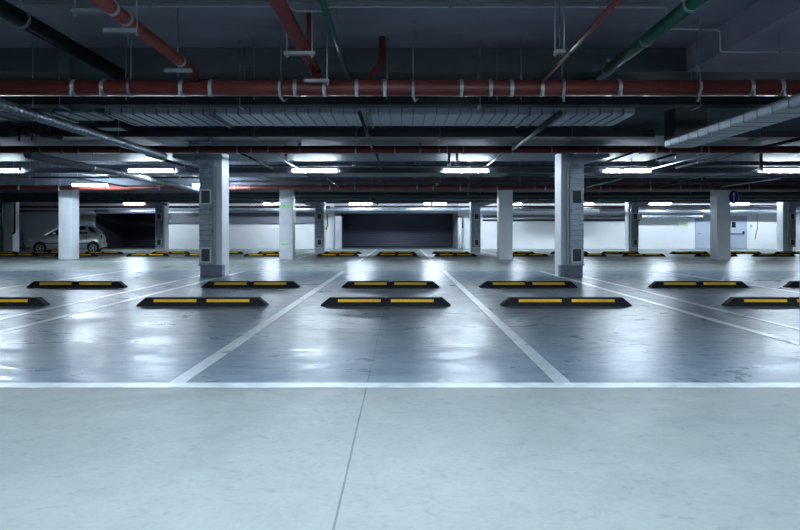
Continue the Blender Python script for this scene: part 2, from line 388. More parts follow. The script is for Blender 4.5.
def stop(px, dy, label, rz=0):
    Y = F*CAMH/dy+.085
    r = proto if not used[0] else copy_tree(proto); used[0] = 1
    r.location = ((px-X0)*(Y-.085)/F, Y, 0); r.rotation_euler.z = rz; r['label'] = label
    r['group'] = 'black and yellow rubber wheel stops'
r1 = ['cut off by the left edge', 'before the left ducted column', 'in the centre bay', 'before the right ducted column', 'cut off by the right edge']
for px, t in zip((-21.5, 201, 385.7, 567, 793), r1): stop(px, 74.3, 'black wheel stop with yellow strips in the nearest row, '+t)
r2 = ['farthest left', 'second from left', 'behind the centre one', 'just right of the centre', 'right of the ducted column', 'only its tip showing at right']
for px, t in zip((74.8, 250, 390.5, 529, 700.4, 837.5), r2): stop(px, 55.8, 'black and yellow wheel stop in the second row, '+t)
ords = ['leftmost', 'second from left', 'third from left', 'fourth from left', 'fifth from left', 'sixth from left', 'seventh from left, in the middle', 'sixth from right', 'fifth from right', 'fourth from right', 'third from right', 'second from right', 'rightmost']
for px, t in zip((16, 75, 147, 205.5, 264.5, 337.5, 396.5, 455.5, 527.5, 586, 644.5, 717, 775), ords): stop(px, 24.5, 'small wheel stop in third row, '+t)
ords2 = ['leftmost', 'second from left', 'third from left', 'fourth from left', 'fifth from left', 'sixth from left', 'seventh from left', 'eighth from left', 'seventh from right', 'sixth from right', 'fifth from right', 'fourth from right', 'third from right', 'second from right', 'rightmost']
for px, t in zip((-2, 49, 103, 170, 224, 276, 342.5, 397, 451, 516, 570, 621, 690, 743, 795), ords2): stop(px, 22.0, 'tiny wheel stop in the farthest row, '+t)

# ------------------------------------------------------------------ lamps
def lamp_proto():
    r = thing('tube_lamp', (0, 0, 0), 'x', 'lamp')
    MB().bevbox((-.64, -.05, .035), (.64, .05, .085), .012).build('housing', 'lampbody', r)
    MB().tube([(-.60, 0, 0), (.60, 0, 0)], .043, 10).build('lit_tube', 'tube', r)
    for s in (-1, 1): MB().bevbox((s*.60, -.04, -.04), (s*.64, .04, .06), .008).build('end_cap', 'lampbody', r)
    return r
lp = lamp_proto(); lused = [0]
def lamp(x, y, z, label, group):
    r = lp if not lused[0] else copy_tree(lp); lused[0] = 1
    r.location = (x, y, z); r['label'] = label; r['group'] = group
    rods = MB()
    for s in (-.45, .45): rods.tube([(s, 0, .08), (s, 0, hang_top(y)-z)], .006, 6)
    rods.build('hanger_rod', 'rod', r)
    return r
def shade(r):  # unseen reflector added to the near aisle lamps, keeping direct light off the ceiling
    MB().loft([[(-.64, y, z), (.64, y, z)] for y, z in ((-.13, -.02), (-.06, .036), (.06, .036), (.13, -.02), (.135, -.02), (.065, .045), (-.065, .045), (-.135, -.02))], False, False, False).build('added_reflector', 'white', r)
def hang_top(y): return 3.26 if 8.2 <= y <= 9.0 else 2.83 if 11 <= y <= 15.0 else 2.62 if 20.9 <= y <= 23.6 else 2.66 if 29 <= y <= 30.8 else HC
for px, t in zip((-3, 151.2, 314.8, 465.5, 628, 785), ('cut off at the left edge', 'left of the left ducted column', 'just right of the left ducted column', 'left of the right ducted column', 'right of the right ducted column', 'cut off at the right edge')):
    lamp(X(px, 15.95), 15.95, H(170.6, 15.95), 'lit tube lamp in the nearest lit row, '+t, 'near row of tube lamps')
for px, t in ((90.5, 'lit tube lamp above the pale column and silver car'), (211, 'lit tube lamp mostly hidden behind the left ducted column')):
    lamp(X(px, 19.9), 19.9, H(185, 19.9), t, 'middle tube lamps')
for px, t in zip((135, 275, 360.5, 435, 510, 582, 659.5, 738, 803), ('leftmost', 'second from left, behind the stickered column', 'left one above the dark shutter', 'right one above the dark shutter', 'fourth from right, beside the bare column', 'beside the right ducted column', 'left of the green wall sign', 'behind the round blue sign', 'cut by the right edge')):
    lamp(X(px, 32), 32, H(203.8, 32), 'small distant lit tube lamp in the farthest row, '+t, 'far row of tube lamps')
for i, y in enumerate((2.0, -2.6)):
    for x in (-4.6, -.3, 4.0, 8.3):
        shade(lamp(x, y, 2.72, 'tube lamp over the near aisle, out of the picture above the viewer', 'near aisle tube lamps'))

# ------------------------------------------------------------------ pipes
def pipe(name, label, cat, pts, r, m, coup=(), hang=(), group=None, cm='clamp', top=None, n=14, cw=.022):
    """pts in metres. coup and hang are distances along the first coordinate that changes (X for cross pipes, Y for long ones)"""
    o = pts[0]
    if not coup and not hang:
        return tag(MB().tube(pts, r, n).build(name, m, None, o), label, cat, group)
    root = thing(name, o, label, cat, group)
    MB().tube(pts, r, n).build('pipe_run', m, root, o)
    ax = 0 if abs(pts[1][0]-pts[0][0]) > abs(pts[1][1]-pts[0][1]) else 1
    def at(t):
        a, b = Vector(pts[0]), Vector(pts[1]); 
        for i in range(len(pts)-1):
            a, b = Vector(pts[i]), Vector(pts[i+1])
            if abs(b[ax]-a[ax]) > 1e-6 and min(a[ax], b[ax])-1e-6 <= t <= max(a[ax], b[ax])+1e-6: break
        return a+(b-a)*((t-a[ax])/(b[ax]-a[ax])), (b-a).normalized()
    for t in coup:
        p, d = at(t)
        mb = MB().tube([p-d*cw, p-d*cw*.85, p+d*cw*.85, p+d*cw], r*1.07, n)
        mb.box((p.x-.014, p.y-r*1.2, p.z-r*1.25), (p.x+.014, p.y-r*.9, p.z-r*.6)) if ax == 0 else None
        mb.build('coupling', cm, root, o)
    for t in hang:
        p, d = at(t); ht = top or hang_top(p.y)
        mb = MB().tube([p-d*.018, p+d*.018], r*1.12, n)
        mb.tube([(p.x, p.y, p.z+r), (p.x, p.y, ht)], max(.006, r*.07), 6)
        mb.bevbox((p.x-.03, p.y-.03, ht-.03), (p.x+.03, p.y+.03, ht), .004)
        mb.build('hanger', 'rod', root, o)
    return root
def cross(name, label, cat, Y, py, r, m, px0=-40, px1=840, coup=(), hang=(), **k):
    h = H(py, Y)
    return pipe(name, label, cat, [(X(px0, Y), Y, h), (X(px1, Y), Y, h)], r, m, [X(c, Y) for c in coup], [X(c, Y) for c in hang], **k)
def long_(name, label, cat, ratio, h, Ya, Yb, r, m, **k):
    """a pipe running away from the viewer; ratio = sideways over height above the eye"""
    x = ratio*(h-CAMH); return pipe(name, label, cat, [(x, Ya, h), (x, Yb, h)], r, m, **k)

# main red pipe
YM = 7.2; HM = H(88, YM)
mp_ = cross('drain_pipe', 'thick red pipe with silver couplings crossing the whole view near the top', 'pipe', YM, 88, .098, 'red', -60, 860,
      coup=(76, 105, 183, 212, 296, 325, 357, 385, 461, 490, 511, 541, 618, 749, 779), hang=(131, 281, 413, 562, 697), cw=.022)
mp_o = (X(-60, YM), YM, HM)
for px in (281, 413, 562, 697):    # zinc brackets under the main pipe
    x = X(px, YM); MB().sweep([(x, YM-.10, HM+.05), (x, YM-.115, HM-.02), (x, YM-.06, HM-.115), (x+.03, YM+.02, HM-.16), (x+.05, YM+.1, HM-.12)], [(-.015, -.004), (.015, -.004), (.015, .004), (-.015, .004)], False).build('pipe_bracket', 'clamp', mp_, mp_o)
cross('drain_pipe', 'dark red pipe crossing in front of the ducted column tops', 'pipe', 12.0, 149.7, .080, 'darkred', -40, 840,
      coup=(42, 64, 80, 122, 199, 238, 252, 269, 356, 395, 439, 447, 463, 551, 597, 638, 655, 669, 707, 752), hang=(300, 420, 512, 700), cm='rod', cw=.012)
cross('drain_pipe', 'long red pipe crossing behind the near row of lamps', 'pipe', 20.5, 187.6, .082, 'red', -30, 830,
      coup=(20, 60, 160, 250, 330, 417, 433, 460, 497, 545, 600, 650, 680, 748), hang=(110, 235, 355, 468, 535, 610, 700), cw=.022)
cross('drain_pipe', 'thin red pipe just above the long far red pipe', 'pipe', 19.0, 181.4, .03, 'darkred', 228, 560, hang=(240, 380, 440, 520))
cross('drain_pipe', 'far red pipe left of centre, above the white wall', 'pipe', 31.6, 207.0, .06, 'red', -10, 330, hang=(40, 110, 190, 250), coup=(70, 140, 220, 300))
cross('drain_pipe', 'far thin red pipe at the right behind the blue sign', 'pipe', 31.6, 200.2, .05, 'darkred', 640, 820, hang=(690, 760))
cross('drain_pipe', 'far dark red pipe low on the left, above the grey wall', 'pipe', 32.8, 211.0, .05, 'darkred', -10, 60)
# silver, blue and black cross pipes
cross('insulated_pipe', 'silver insulated pipe crossing above the central dark shutter', 'pipe', 33.5, 209.0, .125, 'galv', 168, 555, coup=(200, 260, 345, 371, 406, 440), hang=(300, 406, 530), cw=.02)
cross('insulated_pipe', 'silver insulated pipe above the dark recess at the left', 'pipe', 33.5, 211.0, .10, 'galv', 95, 156, hang=(110, 145))
cross('insulated_pipe', 'silver insulated pipe above the far doors', 'pipe', 33.5, 210.8, .14, 'galv', 600, 800, coup=(625, 668, 690, 760), cw=.02)
cross('water_pipe', 'upper one of two grey pipes on the far wall right of the bare column', 'pipe', 34.92, 216.5, .07, 'galvd', 483, 640)
cross('water_pipe', 'lower one of two grey pipes on the far wall right of the bare column', 'pipe', 34.93, 220.2, .06, 'tray', 483, 640)
cross('water_pipe', 'teal grey pipe crossing just behind the middle columns', 'pipe', 25.0, 195.3, .06, 'bluepipe', -10, 810, hang=(250, 450, 640), top=3.6)
cross('water_pipe', 'lower teal grey pipe crossing behind the middle columns', 'pipe', 25.6, 198.6, .05, 'bluepipe', -10, 810, coup=(90, 370, 540), cw=.02)
cross('water_pipe', 'thin pale pipe crossing above the teal grey pipes', 'pipe', 24.6, 191.8, .022, 'galv', 228, 640)
cross('water_pipe', 'thin black pipe crossing over the near row of lamps', 'pipe', 15.7, 165.6, .024, 'black', 209, 830, hang=(355, 470, 660), top=3.6)
for nm, lb, Y_, py_, r_, m_, a_, b_, hg in (
    ('water_pipe', 'slim grey pipe crossing just beneath the near lamps at the right', 16.9, 176.6, .022, 'galvd', 584, 830, (640, 700, 745)),
    ('water_pipe', 'slim dark pipe crossing just beneath the near lamps at the left', 16.9, 177.4, .025, 'matt', -10, 200, (30, 110, 180)),
    ('water_pipe', 'slim grey pipe crossing behind the near lamps in the middle', 18.9, 175.0, .03, 'galvd', 230, 555, (270, 350, 500)),
    ('water_pipe', 'thin red pipe crossing above the long far red pipe at the right', 19.2, 182.0, .03, 'darkred', 590, 820, (650, 770)),
    ('water_pipe', 'dark pipe crossing behind the long far red pipe', 24.9, 192.6, .05, 'matt', 228, 830, (300, 480, 690)),
    ('water_pipe', 'dark red pipe crossing low above the central dark shutter', 31.4, 206.6, .035, 'darkred', 335, 700, (420, 600)),
    ('water_pipe', 'thick dark pipe crossing above the far doors', 33.0, 206.5, .09, 'tray', 640, 830, (660, 720, 780))):
    cross(nm, lb, 'pipe', Y_, py_, r_, m_, a_, b_, hang=hg)
# cable trays
def tray(label, Y, y0, y1, px0, px1, d=.25, m='tray', hang=()):
    a, b = X(px0, Y), X(px1, Y); z1, z0 = H(y0, Y), H(y1, Y)
    o = (a, Y, z0); r = thing('cable_tray', o, label, 'cable tray')
    MB().box((a, Y, z0), (b, Y+d, z0+.004)).box((a, Y, z0), (b, Y+.004, z1)).box((a, Y+d-.004, z0), (b, Y+d, z1)).build('tray_channel', m, r, o)
    mb = MB()
    for k in range(4): mb.tube([(a, Y+.04+k*.05, z0+.022), (b, Y+.04+k*.05, z0+.022)], .016, 6)
    mb.build('cable_bundle', 'black', r, o)
    for p in hang:
        x = X(p, Y); t = hang_top(Y+d/2); mb = MB().box((x-.02, Y-.01, z0-.03), (x+.02, Y+d+.01, z0))
        for yy in (Y-.008, Y+d+.008): mb.tube([(x, yy, z0-.03), (x, yy, t)], .006, 6)
        mb.build('trapeze_hanger', 'rod', r, o)
tray('black cable tray crossing right behind the thick red pipe', 7.9, 96.5, 104.5, -40, 840, .22, 'black', (60, 240, 480, 700))
tray('dark cable tray crossing between the wide duct and the dark red pipe', 10.5, 130.2, 136.8, -30, 655, .3, 'tray', (50, 254, 356, 440, 572))
tray('dark cable tray at the right, beyond the flat silver duct', 10.5, 130.8, 137.2, 690, 840, .3, 'tray', (760,))
tray('lamp trunking carrying the near row of tube lamps', 16.05, 167.6, 172.8, -10, 560, .12, 'tray')
tray('lamp trunking carrying the tube lamps right of the ducted column', 16.05, 167.6, 172.8, 584, 830, .12, 'tray')
tray('trunking carrying the lamps before the far wall', 32.1, 201.0, 203.4, 60, 800, .12, 'tray', (120, 250, 400, 540, 690))
tray('dark tray crossing under the far beam', 28.3, 199.8, 201.8, -10, 810, .3, 'tray')
tray('dark tray crossing behind the long far red pipe', 24.0, 190.0, 192.6, -10, 225, .3, 'galvd', (60, 150))

# wide sheet metal ducts across
def duct(label, x0, x1, y0, y1, z0, z1, m='galvd', seam=.6, axis=0, extra=None):
    o = ((x0+x1)/2, (y0+y1)/2, z0); r = thing('air_duct', o, label, 'duct')
    MB().bevbox((x0, y0, z0), (x1, y1, z1), .025).build('duct_body', m, r, o)
    mb = MB(); e = .005 if axis else .012
    t0, t1 = (x0, x1) if axis == 0 else (y0, y1); t = t0+seam/2
    while t < t1-.05:
        if axis == 0: a, b, c, d = (t-.008, y0-e, z0-e), (t+.008, y1+e, z0+.004), (t-.008, y0-e, z0-e), (t+.008, y0+.004, z1)
        else: a, b, c, d = (x0-e, t-.008, z0-e), (x1+e, t+.008, z0+.004), (x0-e, t-.008, z0-e), (x0+.004, t+.008, z1)
        mb = MB(); mb.box(a, b); mb.box(c, d)
        if axis == 1: mb.box((x1-.004, t-.008, z0-e), (x1+e, t+.008, z1))
        mb.build('duct_seam', 'galvd', r, o)
        t += seam
    ht = hang_top((y0+y1)/2)
    if z1 < ht-.03:
        for f_ in (.2, .5, .8) if axis == 0 else ():
            hb = MB(); q = x0+(x1-x0)*f_; hb.box((q-.02, y0-.03, z0-.03), (q+.02, y1+.03, z0-.008))
            for yy in (y0-.025, y1+.025): hb.tube([(q, yy, z0-.03), (q, yy, hang_top(yy))], .008, 6)
            hb.build('duct_hanger', 'rod', r, o)
    if extra: extra(r, o)
    return r
duct('wide flat sheet-metal duct crossing behind the thick red pipe', -4.6, 3.6, 9.02, 10.02, 2.83, 3.02, 'galv', .18)
duct('dark boxy vertical duct under the ceiling at the left, past the ribbed duct', -5.25, -4.85, 10.0, 10.35, 2.80, 3.59, 'tray', .9)
duct('short wide sheet-metal duct crossing at the far left above the flexible duct', -8.0, -4.75, 9.02, 9.7, 2.86, 3.0, 'galvd', .25)
duct('flat silver duct running diagonally in from the upper right', 4.52, 5.02, 2.2, 10.1, 2.47, 2.60, 'galv', .3, 1,
     lambda r, o: MB().bevbox((4.54, 9.75, 2.60), (5.1, 10.15, 3.1), .01).build('riser_box', 'tray', r, o))
duct('short flat duct left of the left ducted column top', -4.75, -4.3, 10.9, 11.8, 2.74, 2.825, 'galv', .9)
duct('galvanised duct under the ceiling beyond the near lamps, left of centre', -9.5, -2.9, 17.2, 18.2, 2.72, 3.0, 'galvd', .5)
duct('galvanised duct under the ceiling beyond the near lamps, right of centre', -2.4, 3.2, 17.4, 18.6, 2.76, 3.0, 'galvd', .5)
duct('galvanised duct under the ceiling right of the ducted column', 4.6, 12.5, 17.2, 18.4, 2.72, 3.0, 'galvd', .5)
duct('dark flat duct before the far beam at the right', 5.5, 18, 26.4, 27.4, 2.52, 2.8, 'galvd', .8)
duct('dark flat duct before the far beam in the middle', -8.5, 4.4, 26.4, 27.2, 2.50, 2.8, 'galvd', .8)
duct('grey duct along the white wall between the far right columns', X(640, 34), X(702, 34), 33.8, 34.3, H(217.5, 34), H(213.5, 34), 'galv', .8)
duct('dark grey flat duct above the far wall, left of the right ducted far column', X(512, 33), X(625, 33), 32.4, 33.0, H(209.2, 33), H(206.0, 33), 'tray', .8)
# ribbed round ducts running away
def flex(label, x, h, ya, yb, r, m='galvd'):
    o = (x, ya, h); t = thing('flexible_duct', o, label, 'duct')
    MB().ribbed((x, ya, h), (x, yb, h), r).build('ribbed_hose', m, t, o)
    for k in (.25, .40, .66):
        y = ya+(yb-ya)*k; MB().tube([(x, y-.02, h), (x, y+.02, h)], r*1.12).tube([(x, y, h+r), (x, y, hang_top(y))], .006, 6).build('hanger', 'rod', t, o)
flex('ribbed silver duct running away at the upper left', -4.80, 2.54, 6.2, 11.8, .065)
flex('ribbed silver duct running away at the left past the near lamps', -7.05, 2.47, 11.0, 20.2, .07, 'lag')
# longitudinal pipes at the front
HA = 3.15; xa = -.54*(HA-CAMH)
a = pipe('drain_pipe', 'sloping red pipe coming down from the top edge left of centre', 'pipe',
     [(xa, 4.2, HA), (xa, 7.35, HA), (xa+.02, 7.52, HA-.03), (xa+.04, 7.6, HA-.12), (xa+.06, 7.50, HM+.2), (xa+.06, 7.34, HM+.12)], .075, 'red', coup=(6.2, 6.95), cm='darkred', cw=.04)
pipe('sprinkler_pipe', 'short dark red upright pipe hanging from the ceiling left of centre', 'pipe', [(X(309, 6.9), 6.9, HC), (X(309, 6.9), 6.9, HA+.05)], .03, 'darkred', n=10)
for z in (3.42, 3.3):
    pass
pipe('sprinkler_pipe', 'short red pipe leaving the ceiling at a slant just left of the view centre', 'pipe',
     [(X(382, 7.75), 7.75, HC), (X(382, 7.75), 7.75, H(60, 7.75)), (X(379, 7.7), 7.7, H(66, 7.7)), (X(370, 7.3), 7.3, H(78, 7.3))], .045, 'darkred')
pipe('drain_pipe', 'red pipe slanting down from the top edge at the left', 'pipe', [(-1.30*1.93, 4.2, 2.95), (-1.30*1.93, 6.9, 2.95), (-1.30*1.93-.0, 7.08, 2.88)], .062, 'red', coup=(5.05, 5.3, 6.6), cw=.02)
long_('branch_pipe', 'thin red pipe slanting down from the top edge right of centre', 'pipe', .928, 2.84, 3.6, 7.12, .026, 'red', coup=(5.9,), hang=(6.3,), cm='red')
MBv = None
long_('branch_pipe', 'dark tube standing in for a beam shadow from the top left corner', 'pipe', -1.79, 3.2, 2.2, 8.15, .085, 'matt', hang=(4.0, 6.0), top=3.6)  # matt black tube put in for the dark band of a beam's shadow
long_('branch_pipe', 'thick dark green pipe running away at the upper right', 'pipe', 1.268, 3.12, 4.2, 8.95, .068, 'green', hang=(5.4, 6.4, 7.6), top=3.26)
long_('branch_pipe', 'slim green pipe running away from the top edge at the centre', 'pipe', -.348, 3.15, 4.0, 8.95, .032, 'green', hang=(6.6,), top=3.6)
long_('branch_pipe', 'slim dark pipe passing below the wide duct left of centre', 'pipe', -.358, 2.71, 8.3, 11.85, .03, 'black', hang=(10.3,), top=3.6)
long_('cable_tray', 'narrow dark tray passing below the wide duct right of centre', 'cable tray', 1.33, 2.70, 8.3, 11.8, .04, 'tray')
long_('conduit', 'thin pale conduit running toward the second near lamp', 'conduit', -1.65, 2.70, 12.8, 15.7, .014, 'galv', hang=(13.5, 14.8))
long_('conduit', 'black conduit running away past the corner of the flat silver duct', 'conduit', 2.9, 2.60, 10.9, 14.2, .022, 'matt', hang=(12.6,))
long_('conduit', 'black conduit running away at the far right', 'conduit', 4.26, 2.62, 8.2, 14.6, .03, 'matt', hang=(9.5, 13.5))
long_('conduit', 'dark conduit running away at the left above the near lamps', 'conduit', -3.3, 2.66, 12.4, 15.9, .03, 'matt', hang=(14.5,))
long_('conduit', 'thin pale conduit running away at the right beside the right edge lamp', 'conduit', 5.5, 2.66, 16.4, 20.2, .02, 'galv')
long_('conduit', 'slim pale conduit slanting away just left of the right ducted column', 'conduit', 1.28, 2.68, 12.3, 14.6, .018, 'clamp', hang=(13.4,))
long_('conduit', 'slim dark conduit slanting away just right of the left ducted column', 'conduit', -2.05, 2.70, 12.3, 15.6, .022, 'matt', hang=(13.0, 14.6))
long_('conduit', 'slim dark conduit slanting away right of the right ducted column', 'conduit', 3.5, 2.66, 12.3, 15.6, .025, 'matt', hang=(13.2, 14.7))
long_('conduit', 'slim silver conduit slanting away above the second near lamp from the right', 'conduit', 3.95, 2.70, 12.3, 15.6, .016, 'galv', hang=(14.2,))
long_('conduit', 'slim dark conduit slanting away just left of the view centre', 'conduit', -.33, 2.68, 12.3, 15.6, .018, 'matt', hang=(13.6,))
# ceiling conduit along the slab
yc = 6.5
pipe('conduit', 'thin pale conduit stepping along the ceiling near the top edge', 'conduit',
     [(X(-20, yc), yc, H(6.5, yc)), (X(289, yc), yc, H(6.5, yc)), (X(296, yc), yc, H(11, yc)), (X(322, yc), yc, H(11.5, yc)), (X(330, yc), yc, H(7, yc)), (X(664, yc), yc, H(7.3, yc)), (X(667, yc), yc, H(9, yc)), (X(667, yc), yc, H(27, yc)), (X(670, yc), yc, H(29, yc)), (X(717, yc), yc, H(30, yc)),
      (X(720, yc), yc, H(32, yc)), (X(720, yc), yc, H(50, yc)), (X(723, yc), yc, H(52, yc)), (X(830, yc), yc, H(52.5, yc))], .010, 'clamp', n=6, hang=(X(150, yc), X(450, yc), X(600, yc), X(700, yc), X(780, yc)), top=3.6)
cross('conduit', 'second thin conduit just above the stepped one', 'conduit', 6.5, 3.0, .006, 'rod', -20, 660, n=6)
# zinc channels with rods
def channel(label, pxa, pxb, y, Y, rods, m='clamp'):
    a, b = X(pxa, Y), X(pxb, Y); z = H(y, Y); o = ((a+b)/2, Y, z); r = thing('strut_channel', o, label, 'bracket')
    MB().box((a, Y-.02, z-.02), (b, Y+.02, z-.014)).box((a, Y-.02, z-.02), (b, Y-.016, z+.022)).box((a, Y+.016, z-.02), (b, Y+.02, z+.022)).build('channel', m, r, o)
    for p in rods: MB().tube([(X(p, Y), Y, z-.05), (X(p, Y), Y, HC)], .008, 6).bevbox((X(p, Y)-.018, Y-.018, z-.035), (X(p, Y)+.018, Y+.018, z-.02)).build('threaded_rod', m, r, o)
channel('upper zinc bracket under the sloping red pipe left of centre', 284, 315, 53.5, 6.55, (287, 312))
channel('lower zinc bracket in front of the thick red pipe left of centre', 304, 329, 81, 6.95, (327,))
channel('small zinc bracket at the thin slanting red pipe right of centre', 554, 565, 52, 6.3, (555, 564))
channel('faint zinc bracket under the red pipe at the upper left', 104, 138, 31, 5.4, (137,), 'rod')
channel('zinc bracket high up beside the red pipe at the top left', 72, 112, 11.5, 5.2, (75,), 'rod')
channel('zinc bracket where the left red pipe meets the thick red pipe', 165, 192, 71, 6.7, (178,), 'rod')
# free rods, droppers
for px in (126, 254, 387, 497, 521):
    Y = 7.75; tag(MB().tube([(X(px, Y), Y, HM-.02), (X(px, Y), Y, HC)], .006, 6).build('threaded_rod', 'rod', None, (0, 0, 0)), 'thin upright hanger rod between the ceiling and the black cable tray', 'rod', 'upright hanger rods')
def dropper(label, px, Y, ya, yb, r=.03):
    x = X(px, Y); za = H(ya, Y); zb = H(yb, Y); o = (x, Y, za); t = thing('sprinkler_drop', o, label, 'sprinkler')
    MB().tube([(x, Y, hang_top(Y)), (x, Y, zb)], r, 10).build('drop_pipe', 'darkred', t, o)
    MB().tube([(x, Y, zb+.03), (x, Y, zb+.02), (x, Y, zb-.02)], r*1.4, 8).tube([(x, Y, zb-.045), (x, Y, zb-.05)], r*1.9, 10).tube([(x, Y, zb-.02), (x, Y, zb-.045)], .006, 6).build('sprinkler_head', 'clamp', t, o)
dropper('dark dropper between tray and pipe above the second near lamp', 286, 12.3, 137, 158)
dropper('dark dropper above the lamp left of the right ducted column', 454, 12.4, 137, 146)
dropper('left dropper just over the lamp left of the right ducted column', 449, 12.6, 152, 165)
dropper('right dropper just over the lamp left of the right ducted column', 457, 12.7, 152, 162)
dropper('dark dropper over the lamp at the right edge', 761, 12.5, 152, 169)
dropper('dropper with valve at the far red pipe in the middle', 437, 19.4, 170, 184, .04)
dropper('sprinkler dropper under the far ceiling left of the bare column', 468, 24.4, 188, 194, .03)
# valves dangling at the left: two black wheels
for px, s in ((13, 'left'), (26, 'right')):
    Y = 9.9; o = (X(px, Y), Y, H(131, Y)); t = thing('gate_valve', o, s+' one of two black valves side by side at the left', 'valve', 'black valves')
    pts = [(o[0]+.055*math.cos(k*PI/6), Y, o[2]+.055*math.sin(k*PI/6)) for k in range(13)]
    MB().tube(pts, .022, 8).tube([(o[0], Y, o[2]-.05), (o[0], Y, o[2]+.05)], .012, 6).build('hand_wheel', 'black', t, o)
    MB().tube([(o[0], Y, o[2]), (o[0], Y+.30, o[2])], .05, 10).tube([(o[0]+.04, Y+.1, o[2]), (o[0]+.04, Y+.1, o[2]-.16)], .018, 8).build('valve_body', 'black', t, o)
pipe('branch_pipe', 'short black pipe carrying the two valves at the left', 'pipe', [(X(-20, 10.2), 10.2, H(133, 10.2)), (X(52, 10.2), 10.2, H(135, 10.2)), (X(62, 10.2), 10.2, H(136.5, 10.2))], .045, 'black', hang=(X(40, 10.2),))
# busy far services: thin lines running away between the beams
far = [(-9.5, 16.5, 20.2, 2.66, 'galvd', .03), (-6.1, 24.2, 28.7, 2.55, 'galv', .03), (-2.2, 16.4, 20.2, 2.64, 'galv', .016), (-1.2, 24.2, 28.6, 2.52, 'black', .04), (1.4, 24.4, 28.6, 2.48, 'galvd', .05), (2.6, 16.6, 20.2, 2.66, 'black', .03),
       (5.2, 24.4, 28.4, 2.50, 'galv', .05), (6.4, 16.6, 20.3, 2.66, 'galvd', .04), (8.2, 24.3, 28.5, 2.52, 'galvd', .07), (8.8, 16.6, 20.1, 2.70, 'black', .035), (11.0, 16.5, 20.1, 2.60, 'galv', .025), (-11.5, 24.3, 28.5, 2.5, 'black', .06),
       (-9.0, 31.2, 34.4, 2.45, 'galvd', .07), (-2.5, 31.2, 34.6, 2.40, 'black', .07), (4.8, 31.3, 34.3, 2.42, 'galvd', .09), (7.4, 31.3, 34.3, 2.38, 'galvd', .10), (14.6, 31.3, 34.3, 2.35, 'black', .08), (17.0, 31.3, 34.3, 2.40, 'galvd', .07), (-13, 31.3, 34.4, 2.36, 'galvd', .06)]
wh = {17: 'beyond the near lamps', 24: 'beyond the middle columns', 31: 'close before the far wall'}
for x, a, b, h, m, r in [q for q in far if q[1] < 31]:
    a = 17.02 if a < 17 else a
    h = {17: 2.58, 24: 2.36, 31: h+.17}[int(a)]
    desc = {'galvd': 'dull grey', 'galv': 'silver', 'black': 'black'}[m]
    pos = 'left of centre' if x < -3 else 'near the centre' if x < 3 else 'right of centre'
    pipe('service_pipe', '%s pipe under the ceiling %s, %s' % (desc, wh[int(a)], pos), 'pipe', [(x, a, h), (x, b, h)], r, m, hang=(a+.1,), group='ceiling service pipes running away')
# horizontal thin wires, hanging rods far
for i, (px, Y, y0, y1) in enumerate([(x, 14.9, 155, 166) for x in (40, 90, 165, 268, 353, 420, 520, 668, 730)]+[(x, 20.2, 170, 186) for x in (14, 36, 52, 60, 320, 345, 372, 460, 470, 642, 690)]):
    tag(MB().tube([(X(px, Y), Y, H(y1, Y)), (X(px, Y), Y, hang_top(Y))], .008, 6).build('threaded_rod', 'rod', None, (0, 0, 0)), 'thin upright hanger rod among the pipes behind the dark red pipe', 'rod', 'distant hanger rods')
# dark flanged hanging boxes seen beyond: junction boxes
for px, Y, y, t in ((205, 11.2, 139, 'small junction box left of the left ducted column top'), (590, 14.2, 152.5, 'small junction box right of the right ducted column top')):
    tag(MB().bevbox((X(px, Y)-.1, Y-.06, H(y, Y)-.07), (X(px, Y)+.1, Y+.06, 2.83), .01).build('junction_box', 'galvd', None, (0, 0, 0)), t, 'junction box')

# ------------------------------------------------------------------ signs
Y = 21.2; cx = X(733.5, Y); cz = H(197, Y)
s = thing('round_sign', (cx, Y, cz), 'round blue sign with a white upward arrow on a pale column', 'sign', rz=math.radians(20.6))
n = 32; rr = .255
disc = lambda y, r: [(r*math.cos(2*PI*k/n), y, r*math.sin(2*PI*k/n)) for k in range(n)]
MB().loft([disc(0, rr), disc(-.012, rr)], False).build('sign_rim', 'signwhite', s)
MB().loft([disc(-.012, rr*.93), disc(-.016, rr*.93)], False).build('sign_face', 'blue', s)
MB().box((-.022, -.020, -.17), (.022, -.016, .08)).add([(-.075, -.020, .06), (.075, -.020, .06), (0, -.020, .18), (-.075, -.016, .06), (.075, -.016, .06), (0, -.016, .18)], [(0,1,2), (5,4,3), (0,3,4,1), (1,4,5,2), (2,5,3,0)]).build('arrow', 'signwhite', s)
MB().tube([(0, -.004, 0), (0, .06, 0), (.113, .30, 0)], .015, 8).build('bracket', 'galvd', s)
for px, y, hgt, lab in ((285.8, 206.3, 3.4, 'upper small green and white sticker on the pale column'), (284.8, 245, 3.6, 'lower small green and white sticker on the pale column')):
    Y = 21.49; x = X(px, Y); z = H(y, Y); w = .165; h2 = hgt/2*Y/F
    r = thing('direction_sign', (x, Y, z), lab, 'sign')
    MB().box((x-w, Y-.004, z-h2-.02), (x+w, Y+.006, z+h2+.02)).build('sign_board', 'signwhite', r, (x, Y, z))
    MB().box((x-w+.02, Y-.008, z-(h2 if y < 210 else 0)), (x+w-.02, Y-.004, z+h2)).build('sign_print', 'greenlit', r, (x, Y, z))
Y = 34.99; x0, x1, z0, z1 = X(677.5, Y), X(687.5, Y), H(227.5, Y), H(221.5, Y)
r = thing('exit_sign', ((x0+x1)/2, Y, z0), 'pale green exit sign glowing on the white far wall', 'sign')
MB().bevbox((x0, Y-.04, z0), (x1, Y, z1), .01).build('sign_box', 'greenpale', r, ((x0+x1)/2, Y, z0))
MB().box((x0+.08, Y-.044, z0+.08), (x0+.2, Y-.04, z1-.08)).box((x0+.28, Y-.044, (z0+z1)/2-.02), (x1-.1, Y-.04, (z0+z1)/2+.02)).build('sign_symbol', 'signwhite', r, ((x0+x1)/2, Y, z0))

